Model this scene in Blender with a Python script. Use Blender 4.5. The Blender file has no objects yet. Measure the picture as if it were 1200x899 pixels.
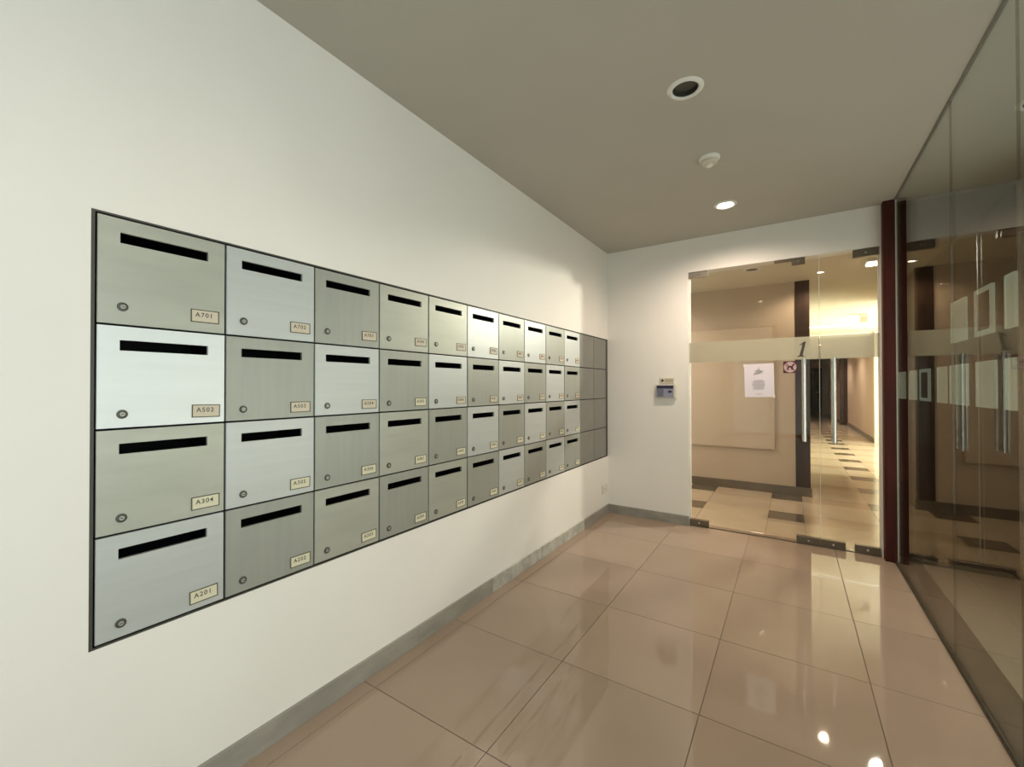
import bpy, bmesh, math, random
from mathutils import Vector, Matrix
random.seed(7)
PI = math.pi
sc = bpy.context.scene
COL = sc.collection

# ------------------------------------------------------------------ camera, world, lights, exposure
cam = bpy.data.objects.new('camera', bpy.data.cameras.new('camera'))
COL.objects.link(cam)
yaw, pit, rol = 0.5807, 0.0080, -0.0012
r = Vector((math.cos(yaw), math.sin(yaw), 0))
fw = Vector((-math.sin(yaw)*math.cos(pit), math.cos(yaw)*math.cos(pit), math.sin(pit)))
u = r.cross(fw)
r2 = r*math.cos(rol)+u*math.sin(rol); u2 = -r*math.sin(rol)+u*math.cos(rol)
m = Matrix((r2, u2, -fw)).transposed().to_4x4(); m.translation = Vector((0, 0, 1.26))
cam.matrix_world = m
cam.data.sensor_width = 36; cam.data.lens = 498.1/1200*36
cam.data.clip_start = 0.02
sc.camera = cam

sc.view_settings.view_transform = 'Standard'; sc.view_settings.look = 'None'
sc.view_settings.gamma = 1; sc.view_settings.use_curve_mapping = False
sc.view_settings.exposure = 0.50

w = bpy.data.worlds.new('sky'); sc.world = w; w.use_nodes = True
w.node_tree.nodes['Background'].inputs[0].default_value = (0.75, 0.9, 0.95, 1)
w.node_tree.nodes['Background'].inputs[1].default_value = 1.0

def area(name, loc, rot, sx, sy, power, color):
    l = bpy.data.lights.new(name, 'AREA'); l.shape = 'RECTANGLE'; l.size = sx; l.size_y = sy
    l.energy = power; l.color = color
    o = bpy.data.objects.new(name, l); COL.objects.link(o); o.location = loc; o.rotation_euler = rot
    return o
# daylight at the glazed entrance behind the camera, and at the hall window
area('fill_side', (0.90, -1.6, 1.35), (0, PI/2, 0), 2.1, 4.2, 32, (0.97, 1.0, 0.96))  # unseen side light, added to brighten the left wall
area('daylight_entrance_back', (-0.45, -4.75, 1.25), (PI/2, 0, PI), 1.8, 2.3, 370, (1.0, 0.97, 0.94))
area('daylight_hall', (2.75, 10.0, 1.4), (0, PI/2, 0), 2.2, 3.4, 260, (1.0, 1.0, 0.86))

area('fill_lobby', (1.45, 2.3, .95), (0, PI/2, 0), 1.2, 2.5, 18, (1.0, 0.98, 0.95))  # fill light added out of view, reaches the left wall through the glass

# ------------------------------------------------------------------ dimensions
XL, XR, D, ZC, ZH = -1.544, 0.626, 4.114, 2.604, 2.48
YB = -4.6
DX0, DX1, DZ = -0.778, 0.555, 2.30           # door opening
LX = 1.235                                    # far side of the space beyond the glass wall
MY0, MP, MZT, MZB = 0.3364, 0.3113, 1.7291, 0.5700
ROWZ = [MZT - (MZT-MZB)*f for f in (0, .2565, .5035, .7525, 1)]

# ------------------------------------------------------------------ materials
def mat(name, color, rough=.5, metal=0, spec=.5, noise=0, nscale=8, bump=0, bscale=60, stretch=None, coat=0, emit=None, estr=0, c2=None):
    M = bpy.data.materials.new(name); M.use_nodes = True
    nt = M.node_tree; b = nt.nodes['Principled BSDF']
    b.inputs['Base Color'].default_value = (*color, 1); b.inputs['Roughness'].default_value = rough
    b.inputs['Metallic'].default_value = metal; b.inputs['Specular IOR Level'].default_value = spec
    b.inputs['Coat Weight'].default_value = coat
    if emit: b.inputs['Emission Color'].default_value = (*emit, 1); b.inputs['Emission Strength'].default_value = estr
    tc = nt.nodes.new('ShaderNodeTexCoord'); mp = nt.nodes.new('ShaderNodeMapping')
    nt.links.new(tc.outputs['Object'], mp.inputs[0])
    if stretch: mp.inputs['Scale'].default_value = stretch
    if noise:
        n = nt.nodes.new('ShaderNodeTexNoise'); n.inputs['Scale'].default_value = nscale; n.inputs['Detail'].default_value = 5
        nt.links.new(mp.outputs[0], n.inputs['Vector'])
        cr = nt.nodes.new('ShaderNodeValToRGB')
        a = c2 if c2 else [c*(1-noise) for c in color]
        cr.color_ramp.elements[0].color = (*a, 1); cr.color_ramp.elements[0].position = .32
        cr.color_ramp.elements[1].color = (*[min(1, c*(1+noise*.5)) for c in color], 1); cr.color_ramp.elements[1].position = .68
        nt.links.new(n.outputs['Fac'], cr.inputs[0]); nt.links.new(cr.outputs[0], b.inputs['Base Color'])
    if bump:
        n = nt.nodes.new('ShaderNodeTexNoise'); n.inputs['Scale'].default_value = bscale; n.inputs['Detail'].default_value = 3
        nt.links.new(mp.outputs[0], n.inputs['Vector'])
        bp = nt.nodes.new('ShaderNodeBump'); bp.inputs['Strength'].default_value = bump; bp.inputs['Distance'].default_value = .002
        nt.links.new(n.outputs['Fac'], bp.inputs['Height']); nt.links.new(bp.outputs[0], b.inputs['Normal'])
    return M

def glass_mat(name, tint, gain, base=.04):
    """thin clear glass: Schlick reflection over a tinted see-through body"""
    M = bpy.data.materials.new(name); M.use_nodes = True
    nt = M.node_tree; nt.nodes.clear()
    N = nt.nodes.new; L = nt.links.new
    out = N('ShaderNodeOutputMaterial'); mix = N('ShaderNodeMixShader')
    tr = N('ShaderNodeBsdfTransparent'); tr.inputs[0].default_value = (*tint, 1)
    gl = N('ShaderNodeBsdfGlossy'); gl.inputs['Roughness'].default_value = 0.0; gl.inputs['Color'].default_value = (1, .97, .92, 1)
    g = N('ShaderNodeNewGeometry'); dot = N('ShaderNodeVectorMath'); dot.operation = 'DOT_PRODUCT'
    L(g.outputs['Incoming'], dot.inputs[0]); L(g.outputs['Normal'], dot.inputs[1])
    def mth(op, a, b=None, v=None):
        n = N('ShaderNodeMath'); n.operation = op
        if isinstance(a, float): n.inputs[0].default_value = a
        else: L(a, n.inputs[0])
        if b is not None:
            if isinstance(b, float): n.inputs[1].default_value = b
            else: L(b, n.inputs[1])
        return n.outputs[0]
    ab = mth('ABSOLUTE', dot.outputs['Value'])
    p = mth('POWER', mth('SUBTRACT', 1.0, ab), 5.0)
    f = mth('MULTIPLY', mth('ADD', mth('MULTIPLY', p, 1-base), base), gain)
    L(f, mix.inputs[0]); L(tr.outputs[0], mix.inputs[1]); L(gl.outputs[0], mix.inputs[2]); L(mix.outputs[0], out.inputs[0])
    return M

def frosted_mat():
    M = bpy.data.materials.new('frosted_film'); M.use_nodes = True
    nt = M.node_tree; nt.nodes.clear(); N = nt.nodes.new; L = nt.links.new
    out = N('ShaderNodeOutputMaterial'); mix = N('ShaderNodeMixShader'); m2 = N('ShaderNodeMixShader')
    d = N('ShaderNodeBsdfDiffuse'); d.inputs[0].default_value = (.50, .46, .37, 1)
    t = N('ShaderNodeBsdfTranslucent'); t.inputs[0].default_value = (.42, .40, .31, 1)
    tr = N('ShaderNodeBsdfTransparent')
    mix.inputs[0].default_value = .55; L(d.outputs[0], mix.inputs[1]); L(t.outputs[0], mix.inputs[2])
    m2.inputs[0].default_value = .42; L(mix.outputs[0], m2.inputs[1]); L(tr.outputs[0], m2.inputs[2]); L(m2.outputs[0], out.inputs[0])
    return M

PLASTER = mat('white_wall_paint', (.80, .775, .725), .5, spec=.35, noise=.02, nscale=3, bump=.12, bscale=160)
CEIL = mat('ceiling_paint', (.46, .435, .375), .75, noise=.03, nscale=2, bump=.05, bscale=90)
HALLW = mat('hall_wall_paint', (.50, .395, .285), .6, noise=.03, nscale=3)
HALLC = mat('hall_ceiling_paint', (.70, .66, .52), .7)
PINKW = mat('corridor_wall_paint', (.62, .40, .28), .6, noise=.05)
BOARD = mat('board_laminate', (.54, .435, .32), .3, noise=.04, nscale=2)
SKIRT = mat('grey_marble', (.31, .29, .25), .35, noise=.2, nscale=9, stretch=(1, .5, 1.5), c2=(.25, .235, .205))
SKIRT_LIT = mat('beam_lit_grey_marble', (.46, .45, .40), .35, noise=.3, nscale=14)  # same marble, with the hall beam's light put into the colour
HSKIRT = mat('brown_stone_skirting', (.14, .105, .065), .4, noise=.2)
GROUT = mat('grout', (.19, .145, .105), .8)
TILE = [mat('polished_tile_%s' % 'abc'[k], c, .04, spec=.5, noise=.05, nscale=2.2, bump=.01, bscale=5) for k, c in enumerate([(.35, .262, .196), (.336, .251, .187), (.361, .27, .203)])]
HT = [mat('hall_tile_%s' % 'ab'[k], c, .14, spec=.5, noise=.05, nscale=3) for k, c in enumerate([(.56, .46, .33), (.53, .43, .305)])]
HTM = mat('hall_tile_brown', (.48, .37, .25), .14, noise=.06, nscale=3)
HTD = mat('hall_tile_dark', (.13, .10, .065), .15, noise=.2, nscale=6)
LTILE = mat('lobby_tile', (.30, .26, .19), .2, noise=.05)
STRIP = mat('brown_stone_border', (.075, .062, .043), .3, noise=.25, nscale=7)
WOOD = mat('red_brown_timber', (.060, .009, .005), .55, spec=.25, noise=.4, nscale=5, stretch=(6, 6, .4))
DWOOD = mat('dark_brown_timber', (.045, .018, .006), .5, spec=.25, noise=.4, nscale=5, stretch=(6, 6, .4))
DARKBR = mat('unlit_passage_brown', (.010, .0065, .004), .6, spec=.2, noise=.2)  # darkness of the unlit passage put into the colour
STEEL_L = mat('satin_steel_grain_lit', (.53, .56, .55), .42, metal=.45, noise=.035, nscale=3, bump=.1, bscale=30, stretch=(1, 1, 14))  # bright sheen of one brushed-grain direction put into the base colour
STEEL_D = mat('satin_steel_grain_shaded', (.36, .375, .335), .42, metal=.45, noise=.04, nscale=3, bump=.1, bscale=30, stretch=(1, 14, 1))  # same steel, duller sheen of the crosswise grain put into the colour
STEEL_G = mat('satin_steel_green_grey', (.44, .455, .395), .42, metal=.45, noise=.09, nscale=3, bump=.06, bscale=30, stretch=(1, 1, 5))
STEEL_W = mat('satin_steel_bright', (.72, .76, .76), .40, metal=.4, noise=.03, nscale=3, stretch=(1, 1, 10))
STEEL_B = mat('satin_steel_blank', (.27, .27, .245), .45, metal=.4, noise=.1, nscale=3)  # blank panels: shade outside the hall beam put into the colour
CASE = mat('dark_casing', (.012, .012, .011), .6, metal=.2)
EDGE = mat('frame_steel', (.07, .07, .06), .45, metal=.4)
CHROME = mat('chrome', (.72, .72, .70), .12, metal=1)
LOCKM = mat('lock_metal', (.10, .10, .085), .4, metal=.6)
KEYM = mat('keyhole_black', (.02, .02, .02), .5)
PLATE = mat('name_plate_ivory', (.60, .53, .41), .35)
PLATEY = mat('name_plate_cream', (.66, .63, .46), .35)
BORDER = mat('plate_border', (.09, .075, .045), .5)
INK = mat('lettering_ink', (.06, .055, .045), .5)
PATCH = mat('patch_fitting_bronze', (.16, .13, .095), .35, metal=.7)
PATCHS = mat('patch_fitting_steel', (.42, .37, .31), .3, metal=.7)
PAPER = mat('paper', (.78, .72, .78), .6)
PRINT = mat('print_grey', (.36, .33, .36), .7)
PRINTL = mat('print_pale', (.55, .51, .54), .7)
SIGNR = mat('sign_maroon', (.075, .018, .02), .4)
SIGNW = mat('sign_pink_white', (.60, .42, .42), .4)
WHITEP = mat('white_plastic', (.78, .76, .70), .35)
CREAMP = mat('cream_plastic', (.62, .58, .47), .35)
BLUEP = mat('blue_grey_plastic', (.26, .27, .36), .3)
NAVY = mat('dark_display', (.02, .015, .05), .15)
DARKM = mat('dark_recess', (.05, .05, .042), .3, metal=.4)
LAMP = mat('lamp_on', (1, .9, .8), .4, emit=(1, .86, .72), estr=14)
LAMP2 = mat('hall_lamp_on', (1, 1, .9), .4, emit=(1, .98, .80), estr=5)
TUBE = mat('tube_on', (1, 1, .9), .4, emit=(1, .98, .78), estr=.85)
WINP = mat('added_glow_pale_pane', (.5, .55, .48), .4, emit=(.62, .74, .58), estr=.20)  # emission put in for the pale patches glimpsed in the glass
GEDGE = mat('glass_edge', (.62, .64, .56), .3)
GLASSW = glass_mat('glass_wall_glass', (.81, .80, .75), .62)
GLASSD = glass_mat('glass_door_glass', (.97, .97, .95), .45)
GLASSO = glass_mat('window_glass', (.97, .98, .97), 1.0)
FROST = frosted_mat()

# ------------------------------------------------------------------ helpers
def bx(bm, x0, x1, y0, y1, z0, z1):
    v = [bm.verts.new((x, y, z)) for x in (x0, x1) for y in (y0, y1) for z in (z0, z1)]
    for f in ((0, 1, 3, 2), (4, 6, 7, 5), (0, 4, 5, 1), (2, 3, 7, 6), (0, 2, 6, 4), (1, 5, 7, 3)):
        bm.faces.new([v[i] for i in f])
def cyl(bm, c, rad, h, axis='Z', seg=24, r2=None):
    rot = {'Z': Matrix(), 'X': Matrix.Rotation(PI/2, 4, 'Y'), 'Y': Matrix.Rotation(-PI/2, 4, 'X')}[axis]
    bmesh.ops.create_cone(bm, cap_ends=True, segments=seg, radius1=rad, radius2=rad if r2 is None else r2, depth=h, matrix=Matrix.Translation(c) @ rot)
def lathe(bm, prof, c=(0, 0, 0), seg=32, axis='Z'):
    rings = []
    for (rr, h) in prof:
        ring = []
        for k in range(seg):
            a = 2*PI*k/seg
            p = (rr*math.cos(a), rr*math.sin(a), h) if axis == 'Z' else (h, rr*math.cos(a), rr*math.sin(a))
            ring.append(bm.verts.new(Vector(c)+Vector(p)))
        rings.append(ring)
    for a, b in zip(rings, rings[1:]):
        for k in range(seg):
            bm.faces.new((a[k], a[(k+1) % seg], b[(k+1) % seg], b[k]))
    return rings
def NB(): return bmesh.new()
def mesh(name, bm, m, bevel=0, smooth=False):
    bmesh.ops.recalc_face_normals(bm, faces=bm.faces)
    if bevel:
        bmesh.ops.bevel(bm, geom=list(bm.edges), offset=bevel, segments=1, affect='EDGES', clamp_overlap=True)
    me = bpy.data.meshes.new(name); bm.to_mesh(me); bm.free()
    if m: me.materials.append(m)
    if smooth:
        me.shade_smooth()
        try: me.set_sharp_from_angle(angle=math.radians(35))
        except Exception: pass
    return me
def link(name, me, parent=None, loc=(0, 0, 0)):
    o = bpy.data.objects.new(name, me); COL.objects.link(o); o.location = loc
    if parent: o.parent = parent
    return o
def obj(name, bm, m, parent=None, loc=(0, 0, 0), bevel=0, smooth=False):
    return link(name, mesh(name, bm, m, bevel, smooth), parent, loc)
def box(name, m, b, parent=None, bevel=0, loc=(0, 0, 0)):
    bm = NB(); bx(bm, *b); return obj(name, bm, m, parent, loc, bevel)
def struct(o): o['kind'] = 'structure'; return o
def tag(o, label, cat, group=None):
    o['label'] = label; o['category'] = cat
    if group: o['group'] = group
    return o
def thing(name, label, cat, loc=(0, 0, 0), group=None):
    o = bpy.data.objects.new(name, None); COL.objects.link(o); o.location = loc; o.empty_display_size = .1
    return tag(o, label, cat, group)
def text_mesh(s, size, m, extrude=.0004, shear=0, bold=0, spacing=1):
    c = bpy.data.curves.new('txt', 'FONT'); c.body = s; c.size = size; c.extrude = extrude
    c.align_x = 'CENTER'; c.align_y = 'CENTER'; c.shear = shear; c.offset = bold; c.space_character = spacing; c.resolution_u = 3
    o = bpy.data.objects.new('txt', c); COL.objects.link(o)
    bpy.context.view_layer.update()
    me = bpy.data.meshes.new_from_object(o.evaluated_get(bpy.context.evaluated_depsgraph_get()))
    bpy.data.objects.remove(o); bpy.data.curves.remove(c)
    me.materials.clear(); me.materials.append(m); me.name = 'lettering'
    return me
R_WALL_L = Matrix(((0, 0, 1, 0), (1, 0, 0, 0), (0, 1, 0, 0), (0, 0, 0, 1)))     # text on the left wall, read from +X (its right = +Y)
R_FAR = Matrix(((1, 0, 0, 0), (0, 0, -1, 0), (0, 1, 0, 0), (0, 0, 0, 1)))       # text on the far wall, read from -Y
def slab_holes(bm, x0, x1, y0, y1, z0, z1, holes):
    """slab with square holes: holes = (cx, cy, half)"""
    xs = sorted({x0, x1, *[h[0]-h[2] for h in holes], *[h[0]+h[2] for h in holes]})
    ys = sorted({y0, y1, *[h[1]-h[2] for h in holes], *[h[1]+h[2] for h in holes]})
    def solid(i, j):
        if i < 0 or j < 0 or i >= len(xs)-1 or j >= len(ys)-1: return False
        cx, cy = (xs[i]+xs[i+1])/2, (ys[j]+ys[j+1])/2
        return not any(abs(cx-h[0]) < h[2] and abs(cy-h[1]) < h[2] for h in holes)
    V = {}
    def v(i, j, k):
        if (i, j, k) not in V: V[(i, j, k)] = bm.verts.new((xs[i], ys[j], (z0, z1)[k]))
        return V[(i, j, k)]
    for i in range(len(xs)-1):
        for j in range(len(ys)-1):
            if not solid(i, j): continue
            bm.faces.new((v(i, j, 0), v(i, j+1, 0), v(i+1, j+1, 0), v(i+1, j, 0)))
            bm.faces.new((v(i, j, 1), v(i+1, j, 1), v(i+1, j+1, 1), v(i, j+1, 1)))
            if not solid(i-1, j): bm.faces.new((v(i, j, 0), v(i, j, 1), v(i, j+1, 1), v(i, j+1, 0)))
            if not solid(i+1, j): bm.faces.new((v(i+1, j, 0), v(i+1, j+1, 0), v(i+1, j+1, 1), v(i+1, j, 1)))
            if not solid(i, j-1): bm.faces.new((v(i, j, 0), v(i+1, j, 0), v(i+1, j, 1), v(i, j, 1)))
            if not solid(i, j+1): bm.faces.new((v(i, j+1, 0), v(i, j+1, 1), v(i+1, j+1, 1), v(i+1, j+1, 0)))

# ------------------------------------------------------------------ room shell
NT, NBT, NY0, NY1 = MZT+.006, MZB-.006, MY0-.010, D-.002       # niche in the left wall
bm = NB()
bx(bm, XL-.35, XL, YB, D, 0, NBT); bx(bm, XL-.35, XL, YB, D, NT, ZC+.1)
bx(bm, XL-.35, XL, YB, NY0, NBT, NT); bx(bm, XL-.35, XL-.30, NY0, D, NBT, NT)
struct(obj('wall_left', bm, PLASTER))
bm = NB()
bx(bm, XL-.35, DX0, D, D+.12, 0, ZC+.1); bx(bm, DX0, DX1, D, D+.12, DZ, ZC+.1); bx(bm, DX1, .563, D, D+.12, 0, ZC+.1)
struct(obj('wall_back', bm, PLASTER))
# wall behind the camera with the glazed entrance
bm = NB()
bx(bm, XL-.35, -1.35, YB-.12, YB, 0, ZC+.1); bx(bm, .45, XR+.35, YB-.12, YB, 0, ZC+.1); bx(bm, -1.35, .45, YB-.12, YB, 2.4, ZC+.1)
struct(obj('wall_front', bm, PLASTER))
bm = NB()
bx(bm, XR, XR+.12, YB, -3.8, 0, ZC+.1); bx(bm, XR, XR+.12, .6, .9, 0, ZC+.1); bx(bm, XR, XR+.12, -3.8, .6, 2.4, ZC+.1); bx(bm, XR, XR+.12, -3.8, .6, 0, .3)
struct(obj('wall_right', bm, PLASTER))
def window(name, gl, fr, bars, wide=.05):
    root = struct(obj(name, _frame_bm(fr, bars, wide), WHITEP)); box('pane', gl, fr_in(fr), root); return root
def _frame_bm(b, bars, t):
    bm = NB(); x0, x1, y0, y1, z0, z1 = b
    if (x1-x0) < (y1-y0):
        bx(bm, x0, x1, y0, y0+t, z0, z1); bx(bm, x0, x1, y1-t, y1, z0, z1)
        bx(bm, x0, x1, y0+t, y1-t, z0, z0+t); bx(bm, x0, x1, y0+t, y1-t, z1-t, z1)
        for k in range(bars):
            yy = y0+(y1-y0)*(k+1)/(bars+1); bx(bm, x0, x1, yy-t/2, yy+t/2, z0+t, z1-t)
    else:
        bx(bm, x0, x0+t, y0, y1, z0, z1); bx(bm, x1-t, x1, y0, y1, z0, z1)
        bx(bm, x0+t, x1-t, y0, y1, z0, z0+t); bx(bm, x0+t, x1-t, y0, y1, z1-t, z1)
        for k in range(bars):
            xx = x0+(x1-x0)*(k+1)/(bars+1); bx(bm, xx-t/2, xx+t/2, y0, y1, z0+t, z1-t)
    return bm
def fr_in(b):
    x0, x1, y0, y1, z0, z1 = b
    if (x1-x0) < (y1-y0): c = (x0+x1)/2; return (c-.004, c+.004, y0+.02, y1-.02, z0+.02, z1-.02)
    c = (y0+y1)/2; return (x0+.02, x1-.02, c-.004, c+.004, z0+.02, z1-.02)
window('window_added_1', GLASSO, (XR+.03, XR+.08, -3.8, .6, .3, 2.4), 3)  # unseen side window, added for the fill light on the left wall
window('window_2', GLASSO, (-1.35, .45, YB-.08, YB-.03, 0, 2.4), 1)

window('window_added_5', GLASSO, (LX+.03, LX+.08, 1.0, 3.6, .2, 2.5), 2)  # unseen lobby window, added to go with the lobby fill light
window('window_added_4', GLASSO, (XR+.12, LX, .83, .88, .3, 2.5), 0)  # unseen end window, added to let light into the lobby
# ceiling with holes for the recessed lights
DL = [(-.391, 2.023), (-.398, 3.482), (-.39, .56), (.985, 3.02)]
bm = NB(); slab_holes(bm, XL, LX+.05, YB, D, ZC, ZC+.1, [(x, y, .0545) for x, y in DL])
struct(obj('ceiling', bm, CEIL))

# floor: base and one object per tile
fl = struct(box('floor', GROUT, (XL-.1, LX+.05, YB-.12, D+.12, -.10, -.004)))
P_ = .583
tcache = {}
def tile(parent, x0, x1, y0, y1, m, g=.0014, top=0.0):
    key = (round(x1-x0, 3), round(y1-y0, 3), m.name)
    if key not in tcache:
        bm = NB(); w_, h_ = (x1-x0)/2-g, (y1-y0)/2-g
        bx(bm, -w_, w_, -h_, h_, -.008, 0); tcache[key] = mesh('tile', bm, m, bevel=.0008)
    link('tile', tcache[key], parent, ((x0+x1)/2, (y0+y1)/2, top+random.uniform(-.0001, .0001)))
xs = [XL, -1.465, -.885, -.302, .275, .617]
ys = [1.183+P_*k for k in range(-10, 6)]
ys = [YB]+[y for y in ys if YB+.05 < y < D-.05]+[D+.12]
for i in range(len(xs)-1):
    for j in range(len(ys)-1):
        tile(fl, xs[i], xs[i+1], ys[j], ys[j+1], random.choice(TILE))
yy = ys
for j in range(len(yy)-1):                     # stone border under the glass wall
    tile(fl, .617, .770, yy[j], yy[j+1], STRIP, g=.0008)
    tile(fl, .770, LX, yy[j], yy[j+1], LTILE)

# skirting
bb = struct(obj('baseboard_left', NB(), None))
for k, (y0, y1) in enumerate([(YB, -2.25), (-2.25, -1.0), (-1.0, .25), (.25, 1.5), (1.5, 2.12), (2.12, 2.738), (2.742, 3.5), (3.5, D-.013)]):
    box('skirting_piece', SKIRT_LIT if k in (5, 6) else SKIRT, (XL-.001, XL+.012, y0+.0008, y1-.0008, .0, .085), bb, bevel=.001)  # pieces under the hall beam take the lighter, painted-light colour
struct(box('baseboard_back', SKIRT, (XL, DX0, D-.012, D+.001, 0, .085), bevel=.001))

# timber post and glass wall
struct(box('trim_1', WOOD, (.563, .630, D-.07, D+.14, 0, ZC), bevel=.002))
gw = struct(box('wall_glass', STRIP, (XR-.004, XR+.016, .9, D-.07, -.002, .012)))
for (a, b) in ((.9, 2.080), (2.084, 2.783), (2.787, D-.072)):
    box('glass_pane', GLASSW, (XR+.001, XR+.011, a, b, .012, ZC-.006), gw)
box('glass_edge', GEDGE, (XR+.0035, XR+.0105, D-.0745, D-.0725, .012, ZC-.006), gw)
box('top_channel', STEEL_B, (XR-.001, XR+.013, .9, D-.07, ZC-.006, ZC), gw)

# space beyond the glass wall
bm = NB(); bx(bm, LX, LX+.1, .8, 1.0, 0, ZC+.1); bx(bm, LX, LX+.1, 3.6, D, 0, ZC+.1); bx(bm, LX, LX+.1, 1.0, 3.6, 0, .2); bx(bm, LX, LX+.1, 1.0, 3.6, 2.5, ZC+.1); bx(bm, XR+.12, LX, .8, .9, 0, .3); bx(bm, XR+.12, LX, .8, .9, 2.5, ZC+.1)
struct(obj('wall_lobby', bm, HALLW))
bm = NB(); bx(bm, LX, LX+.05, D, 8.0, 0, ZC+.1)
bx(bm, .66, LX, D, 8.0, ZC-.02, ZC+.1)
struct(obj('wall_dark_passage', bm, DARKBR))
# (floor and hall ceiling follow the slanting partition) between the dark passage and the hall
def prism(bm, pts, z0, z1):
    a = [bm.verts.new((x, y, z0)) for x, y in pts]; b = [bm.verts.new((x, y, z1)) for x, y in pts]
    n = len(pts); bm.faces.new(a[::-1]); bm.faces.new(b)
    for k in range(n): bm.faces.new((a[k], a[(k+1) % n], b[(k+1) % n], b[k]))
bm = NB(); prism(bm, [(.657, D+.12), (LX, D+.12), (LX, 8.0), (1.21, 8.0)], -.05, .004); struct(obj('floor_dark_passage', bm, DARKBR))
bm = NB(); prism(bm, [(.632, D+.12), (.655, D+.12), (1.20, 7.8), (1.17, 7.85)], 0, ZC+.1)
struct(obj('wall_partition', bm, HALLW))

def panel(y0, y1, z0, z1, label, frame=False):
    t = thing('added_glow_panel', label, 'panel', (LX, (y0+y1)/2, z0), 'pale panels with added glow beyond the glass wall')
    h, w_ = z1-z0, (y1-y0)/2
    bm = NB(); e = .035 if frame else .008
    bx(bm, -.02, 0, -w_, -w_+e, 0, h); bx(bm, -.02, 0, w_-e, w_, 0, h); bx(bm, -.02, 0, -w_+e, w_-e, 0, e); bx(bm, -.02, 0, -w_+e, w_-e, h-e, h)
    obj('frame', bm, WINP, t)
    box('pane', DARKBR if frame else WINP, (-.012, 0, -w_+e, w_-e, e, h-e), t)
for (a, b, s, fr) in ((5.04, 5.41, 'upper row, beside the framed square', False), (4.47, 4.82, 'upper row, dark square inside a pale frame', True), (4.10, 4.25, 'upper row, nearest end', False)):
    panel(a, b, 1.65, 2.01, 'pale green panel with added glow seen through the glass wall, '+s, fr)
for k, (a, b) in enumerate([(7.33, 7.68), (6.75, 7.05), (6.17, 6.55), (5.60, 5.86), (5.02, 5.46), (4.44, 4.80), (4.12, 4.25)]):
    panel(a, b, 1.10, 1.45, 'pale green panel with added glow seen through the glass wall, lower row, %s' % ['farthest, over the reflected post', 'second from the far end', 'framed with a dark middle', 'narrow one beside the far framed one', 'wide one behind the first pull handle', 'behind the second pull handle', 'nearest the light wall'][k], k == 2)

# ------------------------------------------------------------------ hall beyond the glass door
DH = D+.12
hf = struct(box('floor_hall', GROUT, (-3.2, 2.7, DH, 12.25, -.10, -.004)))
U = .873
for i in range(-3, 3):
    for j in range(0, 10):
        x = -.192+U*i; y = 4.775-U+.02+.85*j; v = .85
        if y > 12.0: continue
        def cl(x0, x1, y0, y1, m):
            y0 = max(y0, DH); y1 = min(y1, 12.25)
            if y1-y0 > .03 and x0 < .68+max(0, (y1-4.23)*.151)+(9 if y1 > 7.9 else 0) and not (y0 > 5.95 and x1 < .1): tile(hf, x0, x1, y0, y1, m, g=.0012)
        cl(x, x+.291, y, y+.30, HTD)
        cl(x+.291, x+U, y, y+.30, HTM if i >= 0 else HT[1])
        cl(x, x+.291, y+.30, y+v, random.choice(HT))
        cl(x+.291, x+U, y+.30, y+v, random.choice(HT))
cf = struct(box('floor_corridor', GROUT, (-.2, 2.2, 12.25, 24, -.10, -.004)))
for j in range(14):
    y = 12.26+.84*j
    for i in range(0, 2):
        x = -.192+U*i
        tile(cf, x, x+.291, y, y+.30, HTD); tile(cf, x+.291, x+U, y, y+.30, HT[0])
        tile(cf, x, x+U, y+.30, y+.84, HT[1])
bm = NB(); prism(bm, [(-3.2, DH), (.632, DH), (1.17, 7.85), (2.7, 7.85), (2.7, 12.3), (-3.2, 12.3)], ZH, ZH+.3); struct(obj('ceiling_hall', bm, HALLC))
struct(box('ceiling_corridor', HALLC, (-.2, 2.2, 12.3, 24, 2.40, ZH+.3)))
WY = 5.93
struct(box('wall_hall_board', HALLW, (-3.2, .18, WY, WY+.15, 0, ZH)))
struct(box('wall_hall_inner', HALLW, (.03, .18, WY+.15, 24, 0, ZH)))
struct(box('wall_hall_end', HALLW, (-3.3, -3.2, DH, WY+.15, 0, ZH)))
struct(box('baseboard_hall', HSKIRT, (-3.2, .195, WY-.018, WY+.001, 0, .10), bevel=.001))
struct(box('trim_2', DWOOD, (.042, .182, WY-.010, WY+.02, .10, ZH), bevel=.001))
struct(box('wall_hall_turn', HALLC, (1.17, 2.7, 7.85, 7.95, 0, ZH)))
bm = NB(); bx(bm, 2.6, 2.7, 7.95, 8.3, 0, ZH); bx(bm, 2.6, 2.7, 11.7, 12.3, 0, ZH); bx(bm, 2.6, 2.7, 8.3, 11.7, 0, .3); bx(bm, 2.6, 2.7, 8.3, 11.7, 2.4, ZH)
struct(obj('wall_hall_right', bm, HALLC))
window('window_3', GLASSO, (2.62, 2.67, 8.3, 11.7, .3, 2.4), 3)
struct(box('wall_hall_far', HALLC, (1.545, 2.7, 12.25, 12.4, 0, ZH)))
struct(box('wall_corridor_right', HALLW, (1.545, 1.65, 12.4, 17.6, 0, 2.4)))
struct(box('wall_corridor_pink', PINKW, (1.40, 1.65, 17.95, 24, 0, 2.4)))
struct(box('trim_3', DWOOD, (1.36, 1.65, 17.6, 17.95, 0, 2.4)))
bm = NB(); bx(bm, 1.528, 1.545, 12.4, 17.6, 0, .1); bx(bm, 1.385, 1.40, 17.95, 23.7, 0, .1)
struct(obj('baseboard_corridor', bm, HSKIRT))
struct(box('wall_corridor_end', PINKW, (-.2, 1.8, 23.8, 24, 0, 2.4)))
d3 = struct(box('door_3', DWOOD, (.25, 1.17, 23.74, 23.8, 0, 2.1), bevel=.002))
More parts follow.
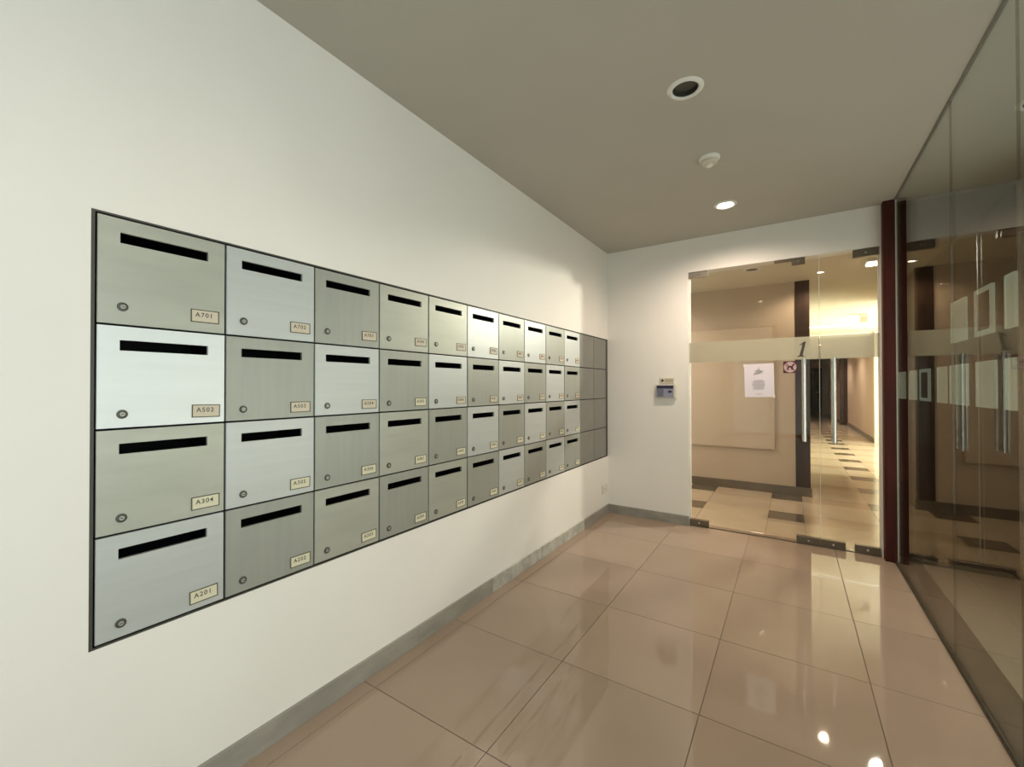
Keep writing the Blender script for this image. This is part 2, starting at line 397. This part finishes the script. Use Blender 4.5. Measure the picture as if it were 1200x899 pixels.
bm = NB(); cyl(bm, (1.08, 23.70, 1.0), .012, .08, 'Y'); cyl(bm, (1.03, 23.66, 1.0), .010, .12, 'X')
obj('door_handle', bm, CHROME, d3)

t = thing('wall_board', 'large pale beige panel on the hall wall behind the glass door', 'board', (-.90, WY, .52))
bm = NB(); bx(bm, -.75, .73, -.022, 0, 0, 1.46); obj('panel_face', bm, BOARD, t, bevel=.002)
bm = NB(); bx(bm, -.757, -.75, -.026, 0, -.007, 1.467); bx(bm, .73, .737, -.026, 0, -.007, 1.467); bx(bm, -.75, .73, -.026, 0, -.007, 0); bx(bm, -.75, .73, -.026, 0, 1.46, 1.467)
obj('frame', bm, BOARD, t)

# ceiling lamps in the hall
t = thing('ceiling_lamp', 'small square bright ceiling lamp in the hall beside the partition', 'lamp', (.70, 5.34, ZH))
box('lamp_body', WHITEP, (-.09, .09, -.09, .09, -.03, 0), t, bevel=.003); box('diffuser', LAMP2, (-.075, .075, -.075, .075, -.04, -.03), t)
l = bpy.data.lights.new('hall_lamp', 'SPOT'); l.energy = 215; l.color = (1, .97, .84); l.spot_size = 1.15; l.spot_blend = .4; l.shadow_soft_size = .09
lo = bpy.data.objects.new('hall_lamp', l); COL.objects.link(lo); lo.location = (.70, 5.34, ZH-.06)
lo.rotation_euler = (Vector((-1.54, 2.7, .75))-lo.location).to_track_quat('-Z', 'Y').to_euler()
t = thing('fluorescent_batten', 'long bright tube lamp across the far hall ceiling', 'lamp', (.80, 10.3, ZH))
box('lamp_body', WHITEP, (-.6, .6, -.04, .04, -.03, 0), t, bevel=.003)
bm = NB(); cyl(bm, (0, 0, -.05), .018, 1.16, 'X', 12); obj('tube', bm, TUBE, t, smooth=True)
t = thing('ceiling_fitting', 'white box fitting under the bright hall ceiling', 'fitting', (1.03, 9.2, ZH))
box('body', WHITEP, (-.05, .05, -.06, .06, -.16, 0), t, bevel=.006); box('face_plate', CREAMP, (-.035, .035, -.064, -.06, -.14, -.05), t)

# ------------------------------------------------------------------ glass doors
GY = D+.03
def door(name, x0, x1):
    o = bpy.data.objects.new(name, None); COL.objects.link(o); o['kind'] = 'structure'
    box('glass_pane', GLASSD, (x0, x1, GY-.006, GY+.006, .014, DZ-.006), o)
    box('frosted_band', FROST, (x0, x1, GY-.0075, GY-.0065, 1.478, 1.66), o)
    return o
JX = .192
d1 = door('door_1', DX0+.006, JX-.003)
d2 = door('door_2', JX+.003, DX1-.004)
box('glass_edge', GEDGE, (JX-.003, JX-.0005, GY-.006, GY+.006, .014, DZ-.006), d1)
box('glass_edge', GEDGE, (DX0+.003, DX0+.006, GY-.006, GY+.006, .014, DZ-.006), d1)
box('glass_edge', GEDGE, (DX1-.004, DX1-.001, GY-.006, GY+.006, .014, DZ-.006), d2)
def fitting(par, x0, x1, z0, z1, m=PATCH):
    o = box('patch_fitting', m, (x0, x1, GY-.020, GY+.020, z0, z1), par, bevel=.002)
    bm = NB(); cyl(bm, ((x0+x1)/2, GY-.0208, (z0+z1)/2), .007, .002, 'Y', 12); obj('screw', bm, CHROME, o)
fitting(d1, DX0+.004, DX0+.160, DZ-.055, DZ-.003, PATCHS)
fitting(d1, DX0+.004, DX0+.160, .008, .060)
fitting(d1, .030, JX-.001, .006, .062)
fitting(d1, .010, .100, DZ-.052, DZ-.003)
fitting(d2, JX+.001, .345, .006, .062)
fitting(d2, .400, DX1-.006, .006, .062)
fitting(d2, .400, DX1-.006, DZ-.060, DZ-.003)
def handle(par, x):
    for s in (-1, 1):
        yb = GY+s*.062
        bm = NB(); cyl(bm, (x, yb, 1.155), .0135, .66, 'Z', 20)
        for z in (.86, 1.45): cyl(bm, (x, GY+s*.034, z), .008, .056, 'Y', 14); cyl(bm, (x, GY+s*.0085, z), .016, .005, 'Y', 18)
        obj('handle', bm, CHROME, par, smooth=True)
handle(d1, .088); handle(d2, .279)
bm = NB()
for q in ([(-.018, -.056), (.004, -.056), (.028, .060), (.010, .056)], [(-.030, -.062), (.016, -.062), (.016, -.053), (-.030, -.053)], [(-.016, .034), (-.012, .028), (.012, .042), (.020, .060)]):
    bm.faces.new([bm.verts.new((x, 0, z)) for x, z in q])
nm = obj('numeral', bm, INK, d1, (.075, GY-.0078, 1.562))
nm.modifiers.new('thick', 'SOLIDIFY').thickness = .0006
box('closer_bar', PATCH, (-.11, .010, GY-.02, GY+.02, DZ-.016, DZ-.002), d1)
box('foot_shade_strip', PATCH, (DX0+.002, DX1-.002, GY-.012, GY+.012, -.001, .005), d1)  # dark strip added for the shadow-like reflection at the door foot

# notice sheet on the glass
t = thing('paper_notice', 'white paper notice sheet stuck on the glass door', 'notice', (-.224, GY-.0085, 1.312))
bm = NB(); n_ = 6
for a in range(n_):
    for b in range(n_):
        pass
vs = [[bm.verts.new((-.108+.216*a/n_, -.0015-.003*((a/n_-.5)**2)*4*(b/n_), -.140+.28*b/n_)) for b in range(n_+1)] for a in range(n_+1)]
for a in range(n_):
    for b in range(n_): bm.faces.new((vs[a][b], vs[a+1][b], vs[a+1][b+1], vs[a][b+1]))
sh = obj('sheet', bm, PAPER, t)
so = sh.modifiers.new('thick', 'SOLIDIFY'); so.thickness = .0006
t.rotation_euler = (0, -.02, 0)
bm = NB()                                                       # brush-like emblem
def stroke(pts, w0):
    for (a, b), (c, d) in zip(pts, pts[1:]):
        dx, dz = c-a, d-b; L_ = math.hypot(dx, dz); nx, nz = -dz/L_*w0, dx/L_*w0
        v = [bm.verts.new((x, -.0056, z)) for x, z in ((a-nx, b-nz), (c-nx, d-nz), (c+nx, d+nz), (a+nx, b+nz))]; bm.faces.new(v)
stroke([(-.038, .052), (-.030, .058), (-.015, .060), (.004, .066), (.022, .074), (.030, .080)], .0042)
stroke([(-.030, .076), (-.018, .084), (-.004, .082), (.010, .086)], .0025)
stroke([(-.010, .086), (.002, .098), (.004, .110)], .0018)
stroke([(-.022, .066), (.000, .078), (.020, .082)], .0022)
obj('emblem', bm, PRINT, t)
for k, (zz, hw) in enumerate([(.002, .034), (-.010, .046), (-.022, .040), (-.032, .050), (-.044, .044), (-.056, .036), (-.068, .040), (-.112, .020)]):
    box('text_line', PRINTL, (-.004-hw, -.004+hw, -.0056, -.005, zz-.0022, zz+.0022), t)
for sx, sz in ((-.104, .130), (.104, -.134)):
    box('tape', mat('tape', (.80, .76, .66), .3), (sx-.008, sx+.008, -.0062, -.0056, sz-.012, sz+.012), t)

# no-dogs sign
t = thing('no_dogs_sign', 'small square maroon no dogs sticker on the glass door', 'sign', (-.004, GY-.007, 1.418))
box('backing', SIGNR, (-.048, .048, -.0025, 0, -.048, .048), t, bevel=.0008)
bm = NB(); cyl(bm, (0, -.003, 0), .043, .001, 'Y', 40); obj('disc', bm, SIGNW, t)
bm = NB()
def poly(pts, y=-.0038):
    bm.faces.new([bm.verts.new((x, y, z)) for x, z in pts])
poly([(-.020, -.004), (.012, .000), (.016, .012), (-.016, .008)])                       # trunk
poly([(.010, .004), (.018, .000), (.026, .016), (.034, .018), (.032, .024), (.022, .028), (.016, .022)])   # neck, head, muzzle
poly([(-.020, .006), (-.030, .018), (-.033, .016), (-.022, -.001)])                     # tail
poly([(-.020, -.002), (-.013, -.002), (-.018, -.014), (-.016, -.026), (-.022, -.026), (-.025, -.014)])     # hind leg
poly([(-.012, -.002), (-.006, -.001), (-.010, -.014), (-.007, -.024), (-.012, -.024), (-.016, -.014)])
poly([(.004, .000), (.014, .002), (.014, -.024), (.009, -.024)])                        # fore leg
poly([(.010, .002), (.016, .004), (.023, -.018), (.018, -.020)])
obj('dog_symbol', bm, SIGNR, t)
bm = NB(); v = [bm.verts.new((x, -.0042, z)) for x, z in ((-.031, .027), (-.027, .031), (.031, -.027), (.027, -.031))]; bm.faces.new(v)
obj('slash', bm, SIGNR, t)

# ------------------------------------------------------------------ keypad, socket
t = thing('entry_keypad', 'blue-grey entry keypad on the white wall beside the glass door', 'keypad', (-.972, D, 1.155))
box('body', CREAMP, (-.088, .088, -.030, 0, 0, .125), t, bevel=.004)
fp = box('face_plate', BLUEP, (-.080, .072, -.036, -.030, .010, .118), t, bevel=.002)
box('display', NAVY, (-.076, .068, -.0385, -.036, .088, .116), fp)
for a in range(3):
    for b in range(4): box('button', mat('key_grey', (.12, .12, .17), .4) if (a, b) == (0, 0) else bpy.data.materials['key_grey'], (-.070+a*.018, -.056+a*.018, -.0395, -.036, .018+b*.017, .030+b*.017), t, bevel=.001)
bm = NB(); lathe(bm, [(.001, -.0005), (.016, -.0005), (.016, .002), (.001, .002)], (0, 0, 0), 20); bm.verts.ensure_lookup_table()
for v in bm.verts: v.co = Vector((v.co.x*1.1+.038, -.037-v.co.z, v.co.y*.55+.060))
obj('badge', bm, NAVY, t)
t = thing('button_plate', 'cream name strip with a dark button above the entry keypad', 'plate', (-.966, D, 1.290))
box('plate', CREAMP, (-.064, .064, -.010, 0, 0, .055), t, bevel=.002)
box('label_strip', mat('strip_tan', (.44, .38, .28), .5), (-.020, .056, -.0115, -.010, .014, .042), t)
bm = NB(); cyl(bm, (-.040, -.012, .028), .011, .006, 'Y', 18); obj('button', bm, KEYM, t)

t = thing('wall_socket', 'small white socket plate low on the wall under the blank panels', 'socket', (XL, 4.008, .213))
box('plate', mat('socket_plate', (.66, .62, .56), .35), (0, .009, -.062, .062, 0, .082), t, bevel=.002)
box('socket_face', WHITEP, (.009, .012, -.024, .024, .012, .070), t, bevel=.001)
box('slot', DARKM, (.012, .0125, -.012, -.008, .030, .052), t); box('slot', DARKM, (.012, .0125, .008, .012, .030, .052), t)

# ------------------------------------------------------------------ ceiling fittings
def downlight(x, y, z, label, on):
    t = thing('downlight', label, 'light', (x, y, z), 'recessed downlights')
    bm = NB(); lathe(bm, [(.054, -.001), (.056, -.006), (.062, -.009), (.072, -.006), (.078, 0), (.054, 0)], seg=40)
    obj('trim_ring', bm, WHITEP, t, smooth=True)
    bm = NB(); lathe(bm, [(.0545, -.002), (.051, .012)], seg=32)
    obj('reflector', bm, CHROME if on else DARKM, t, smooth=True)
    bm = NB(); cyl(bm, (0, 0, .0135), .0512, .003, 'Z', 24) if not on else cyl(bm, (0, 0, .004), .050, .004, 'Z', 28)
    obj('bulb', bm, LAMP if on else DARKM, t)
    if on:
        l = bpy.data.lights.new('downlight_beam', 'SPOT'); l.energy = on; l.spot_size = 2.85; l.spot_blend = .9; l.shadow_soft_size = .03; l.color = (1, .80, .64)
        o = bpy.data.objects.new('downlight_beam', l); COL.objects.link(o); o.location = (x, y, z-.012)
downlight(DL[0][0], DL[0][1], ZC, 'unlit recessed downlight with a white ring, ahead of the smoke detector', 0)
downlight(DL[1][0], DL[1][1], ZC, 'glowing recessed downlight in the ceiling near the glass door', 62)
downlight(DL[2][0], DL[2][1], ZC, 'unseen recessed downlight over the nearest mailboxes, lit as added fill', 10)  # out of view, switched on to add light to the left wall
downlight(DL[3][0], DL[3][1], ZC, 'unlit recessed downlight beyond the glass wall', 0)
for x, y, lab in ((.64, 17.0, 'glowing small downlight far down the corridor ceiling'), (.66, 14.3, 'glowing small downlight at the start of the corridor ceiling')):
    t = thing('corridor_downlight', lab, 'light', (x, y, 2.40), 'corridor downlights')
    bm = NB(); lathe(bm, [(.054, -.001), (.062, -.009), (.078, 0)], seg=24); obj('trim_ring', bm, WHITEP, t, smooth=True)
    bm = NB(); cyl(bm, (0, 0, -.003), .054, .004, 'Z', 24); obj('lens', bm, LAMP, t)
    l = bpy.data.lights.new('corridor_beam', 'SPOT'); l.energy = 90; l.spot_size = 2.6; l.spot_blend = .6; l.shadow_soft_size = .05; l.color = (1, .84, .70)
    o = bpy.data.objects.new('corridor_beam', l); COL.objects.link(o); o.location = (x, y, 2.385)
t = thing('hall_downlight', 'glowing round downlight in the hall ceiling in front of the corridor', 'light', (.27, 5.58, ZH))
bm = NB(); lathe(bm, [(.024, -.001), (.030, -.006), (.040, 0)], seg=32); obj('trim_ring', bm, WHITEP, t, smooth=True)
bm = NB(); cyl(bm, (0, 0, -.001), .024, .003, 'Z', 28); obj('lens', bm, LAMP, t)
l = bpy.data.lights.new('hall_beam', 'SPOT'); l.energy = 22; l.spot_size = 2.7; l.spot_blend = .5; l.shadow_soft_size = .04; l.color = (1, .80, .60)
o = bpy.data.objects.new('hall_beam', l); COL.objects.link(o); o.location = (.27, 5.58, ZH-.012)
t = thing('hall_downlight', 'added fill downlight, out of view at the hidden end of the hall ceiling', 'light', (-1.75, 5.15, ZH))  # lamp added out of view to spread light over the wall board
bm = NB(); lathe(bm, [(.044, -.001), (.050, -.006), (.058, 0)], seg=32); obj('trim_ring', bm, WHITEP, t, smooth=True)
bm = NB(); cyl(bm, (0, 0, -.001), .044, .003, 'Z', 28); obj('lens', bm, LAMP, t)
l = bpy.data.lights.new('hall_beam', 'SPOT'); l.energy = 70; l.spot_size = 2.9; l.spot_blend = .6; l.shadow_soft_size = .04; l.color = (1, .82, .66)
o = bpy.data.objects.new('hall_beam', l); COL.objects.link(o); o.location = (-1.75, 5.15, ZH-.012)
# surface ring light of the hall
t = thing('hall_downlight', 'unlit round downlight in the hall ceiling above the wall board', 'light', (-.334, 5.055, ZH))
bm = NB(); lathe(bm, [(.054, -.001), (.056, -.006), (.062, -.009), (.072, -.006), (.078, 0), (.054, 0)], seg=40); obj('trim_ring', bm, WHITEP, t, smooth=True)
bm = NB(); cyl(bm, (0, 0, -.002), .055, .002, 'Z', 28); obj('lens', bm, DARKM, t)

t = thing('smoke_detector', 'white domed smoke detector between the two ceiling downlights', 'detector', (-.394, 2.714, ZC))
bm = NB(); lathe(bm, [(.001, 0), (.058, 0), (.058, -.010), (.052, -.018), (.001, -.018)]); obj('base', bm, WHITEP, t, smooth=True)
bm = NB(); lathe(bm, [(.044, -.018), (.044, -.030), (.036, -.038), (.001, -.040)]); obj('chamber', bm, CREAMP, t, smooth=True)
bm = NB(); lathe(bm, [(.018, -.038), (.018, -.050), (.010, -.056), (.001, -.057)], seg=20); obj('sensor_cap', bm, WHITEP, t, smooth=True)

# ------------------------------------------------------------------ mailboxes
fr = NB()
bx(fr, XL-.28, XL-.001, NY0, NY1, MZT+.001, NT); bx(fr, XL-.28, XL-.001, NY0, NY1, NBT, MZB-.001); bx(fr, XL-.28, XL-.001, NY0, MY0-.002, MZB-.001, MZT+.001)
bx(fr, XL-.28, XL-.003, MY0+12*MP+.001, NY1, MZB-.001, MZT+.001)
struct(obj('trim_4', fr, EDGE))

def holed_plate(bm, w_, h_, hole, t_=.010):
    hx0, hx1, hz0, hz1 = hole
    ys_ = [0, hx0, hx1, w_]; zs_ = [0, hz0, hz1, h_]
    V = {}
    def v(i, j, k):
        if (i, j, k) not in V: V[(i, j, k)] = bm.verts.new(((0, -t_)[k], ys_[i], zs_[j]))
        return V[(i, j, k)]
    for i in range(3):
        for j in range(3):
            if (i, j) == (1, 1): continue
            bm.faces.new((v(i, j, 0), v(i+1, j, 0), v(i+1, j+1, 0), v(i, j+1, 0)))
            bm.faces.new((v(i, j, 1), v(i, j+1, 1), v(i+1, j+1, 1), v(i+1, j, 1)))
    for i in range(3):
        bm.faces.new((v(i, 0, 0), v(i, 0, 1), v(i+1, 0, 1), v(i+1, 0, 0))); bm.faces.new((v(i, 3, 0), v(i+1, 3, 0), v(i+1, 3, 1), v(i, 3, 1)))
        bm.faces.new((v(0, i, 0), v(0, i+1, 0), v(0, i+1, 1), v(0, i, 1))); bm.faces.new((v(3, i, 0), v(3, i, 1), v(3, i+1, 1), v(3, i+1, 0)))
    bm.faces.new((v(1, 1, 0), v(1, 1, 1), v(2, 1, 1), v(2, 1, 0))); bm.faces.new((v(1, 2, 0), v(2, 2, 0), v(2, 2, 1), v(1, 2, 1)))
    bm.faces.new((v(1, 1, 0), v(1, 2, 0), v(1, 2, 1), v(1, 1, 1))); bm.faces.new((v(2, 1, 0), v(2, 1, 1), v(2, 2, 1), v(2, 2, 0)))
G = .0030
WB = MP-2*G
ORD = ['first', 'second', 'third', 'fourth', 'fifth', 'sixth', 'seventh', 'eighth', 'ninth', 'tenth', 'eleventh', 'twelfth']
ROWN = ['top row', 'second row', 'third row', 'bottom row']
NUM = [['A701', 'A702', 'A703', 'A704', 'A705', 'A706', 'A801', 'A802', 'A803', 'A804'],
       ['A502', 'A503', 'A504', 'A505', 'A506', 'A601', 'A602', 'A603', 'A604', 'A605'],
       ['A304', 'A305', 'A306', 'A401', 'A402', 'A403', 'A404', 'A405', 'A406', 'A501'],
       ['A201', 'A202', 'A203', 'A204', 'A205', 'A206', 'A207', 'A301', 'A302', 'A303']]
door_me, case_me = {}, {}
def door_mesh(row, m, blank=False):
    k = (row, m.name, blank)
    if k not in door_me:
        h_ = ROWZ[row]-ROWZ[row+1]-2*G; bm = NB()
        if blank: bx(bm, -.010, 0, 0, WB, 0, h_)
        else: holed_plate(bm, WB, h_, (.046, .258, h_-.067, h_-.038))
        bmesh.ops.recalc_face_normals(bm, faces=bm.faces)
        es = [e for e in bm.edges if all(abs(v.co.x) < 1e-6 for v in e.verts) and (all(abs(v.co.y) < 1e-6 for v in e.verts) or all(abs(v.co.y-WB) < 1e-6 for v in e.verts) or all(abs(v.co.z) < 1e-6 for v in e.verts) or all(abs(v.co.z-h_) < 1e-6 for v in e.verts))]
        bmesh.ops.bevel(bm, geom=es, offset=.0012, segments=2, affect='EDGES')
        door_me[k] = mesh('door_panel', bm, m)
    return door_me[k]
def case_mesh(row):
    if row not in case_me:
        h_ = ROWZ[row]-ROWZ[row+1]-2*G; bm = NB(); t_ = .0015; dp = -.26
        bx(bm, dp, -.011, .001, .001+t_, 0, h_); bx(bm, dp, -.011, WB-.001-t_, WB-.001, 0, h_)
        bx(bm, dp, -.011, .001+t_, WB-.001-t_, 0, t_); bx(bm, dp, -.011, .001+t_, WB-.001-t_, h_-t_, h_)
        bx(bm, dp, dp+t_, .001+t_, WB-.001-t_, t_, h_-t_)
        case_me[row] = mesh('casing', bm, CASE)
    return case_me[row]
bm = NB(); lathe(bm, [(.0115, -.001), (.0125, .001), (.0115, .0035), (.0085, .0040), (.0075, .0028), (.0001, .0028)], axis='X', seg=28)
LOCK = mesh('lock', bm, LOCKM, smooth=True)
bm = NB(); lathe(bm, [(.0060, .0028), (.0058, .0044), (.0001, .0046)], axis='X', seg=20); PLUG = mesh('lock_plug', bm, mat('plug_metal', (.42, .42, .37), .35, metal=.5), smooth=True)
bm = NB(); bx(bm, .0045, .0049, -.0036, .0036, -.0010, .0010); KEYH = mesh('keyhole', bm, KEYM)
bm = NB(); bx(bm, 0, .0016, -.036, .036, -.0175, .0175); PL1 = mesh('name_plate', bm, PLATE, bevel=.0005); 
bm = NB(); bx(bm, 0, .0016, -.036, .036, -.0175, .0175); PL2 = mesh('name_plate', bm, PLATEY, bevel=.0005)
bm = NB()
for b in ((-.0385, -.036, -.020, .020), (.036, .0385, -.020, .020), (-.036, .036, -.020, -.0175), (-.036, .036, .0175, .020)): bx(bm, 0, .0020, b[0], b[1], b[2], b[3])
BOR = mesh('plate_border', bm, BORDER)
tilt = {(0, 0): .010, (1, 0): -.008}
for row in range(4):
    z0 = ROWZ[row+1]+G; h_ = ROWZ[row]-ROWZ[row+1]-2*G
    for c in range(12):
        y = MY0+c*MP+G
        if c >= 10:
            p = link('blank_panel', door_mesh(row, STEEL_B, True), None, (XL-.004, y, z0))
            tag(p, 'plain grey steel panel without a slot, %s, %s the corner' % (ROWN[row], 'right in' if c == 11 else 'one away from'), 'panel', 'blank panels at the corner end of the mailboxes')
            continue
        n = NUM[row][c]
        lab = 'grey steel mailbox marked %s, %s, %s from the near end' % (n, ROWN[row], ORD[c])
        t = thing('mailbox', lab, 'mailbox', (XL-.003+random.uniform(-.0008, .0012), y, z0), 'wall mailboxes')
        t.rotation_euler = (0, random.uniform(-.003, .003), random.uniform(-.0025, .0025))
        odd = (row+c) % 2
        m = STEEL_L if odd else STEEL_D  # checkerboard of grain sheen, painted as two base colours
        if (row, c) == (1, 0): m = STEEL_W
        if (row, c) in ((0, 0), (2, 0), (0, 3), (3, 2), (2, 3), (0, 4)): m = STEEL_G
        if (row, c) == (3, 4): m = STEEL_G
        link('door_panel', door_mesh(row, m), t)
        link('casing', case_mesh(row), t)
        k = link('lock', LOCK, t, (0, .052, h_-.243)); k.rotation_euler = (random.uniform(-.6, .6), 0, 0)
        link('lock_plug', PLUG, k); link('keyhole', KEYH, k)
        pz = h_-.243
        pl = link('name_plate', PL2 if row >= 2 or (row, c) == (1, 3) else PL1, t, (0.0003, .252+random.uniform(-.002, .002), pz)); pl.rotation_euler = (random.uniform(-.02, .02), 0, 0)
        link('plate_border', BOR, pl)
        me = text_mesh(n, .0195, INK, .0002, spacing=1.2, bold=.0002); me.transform(Matrix.Translation((.0020, -.003, .003)) @ R_WALL_L)
        link('lettering', me, pl)
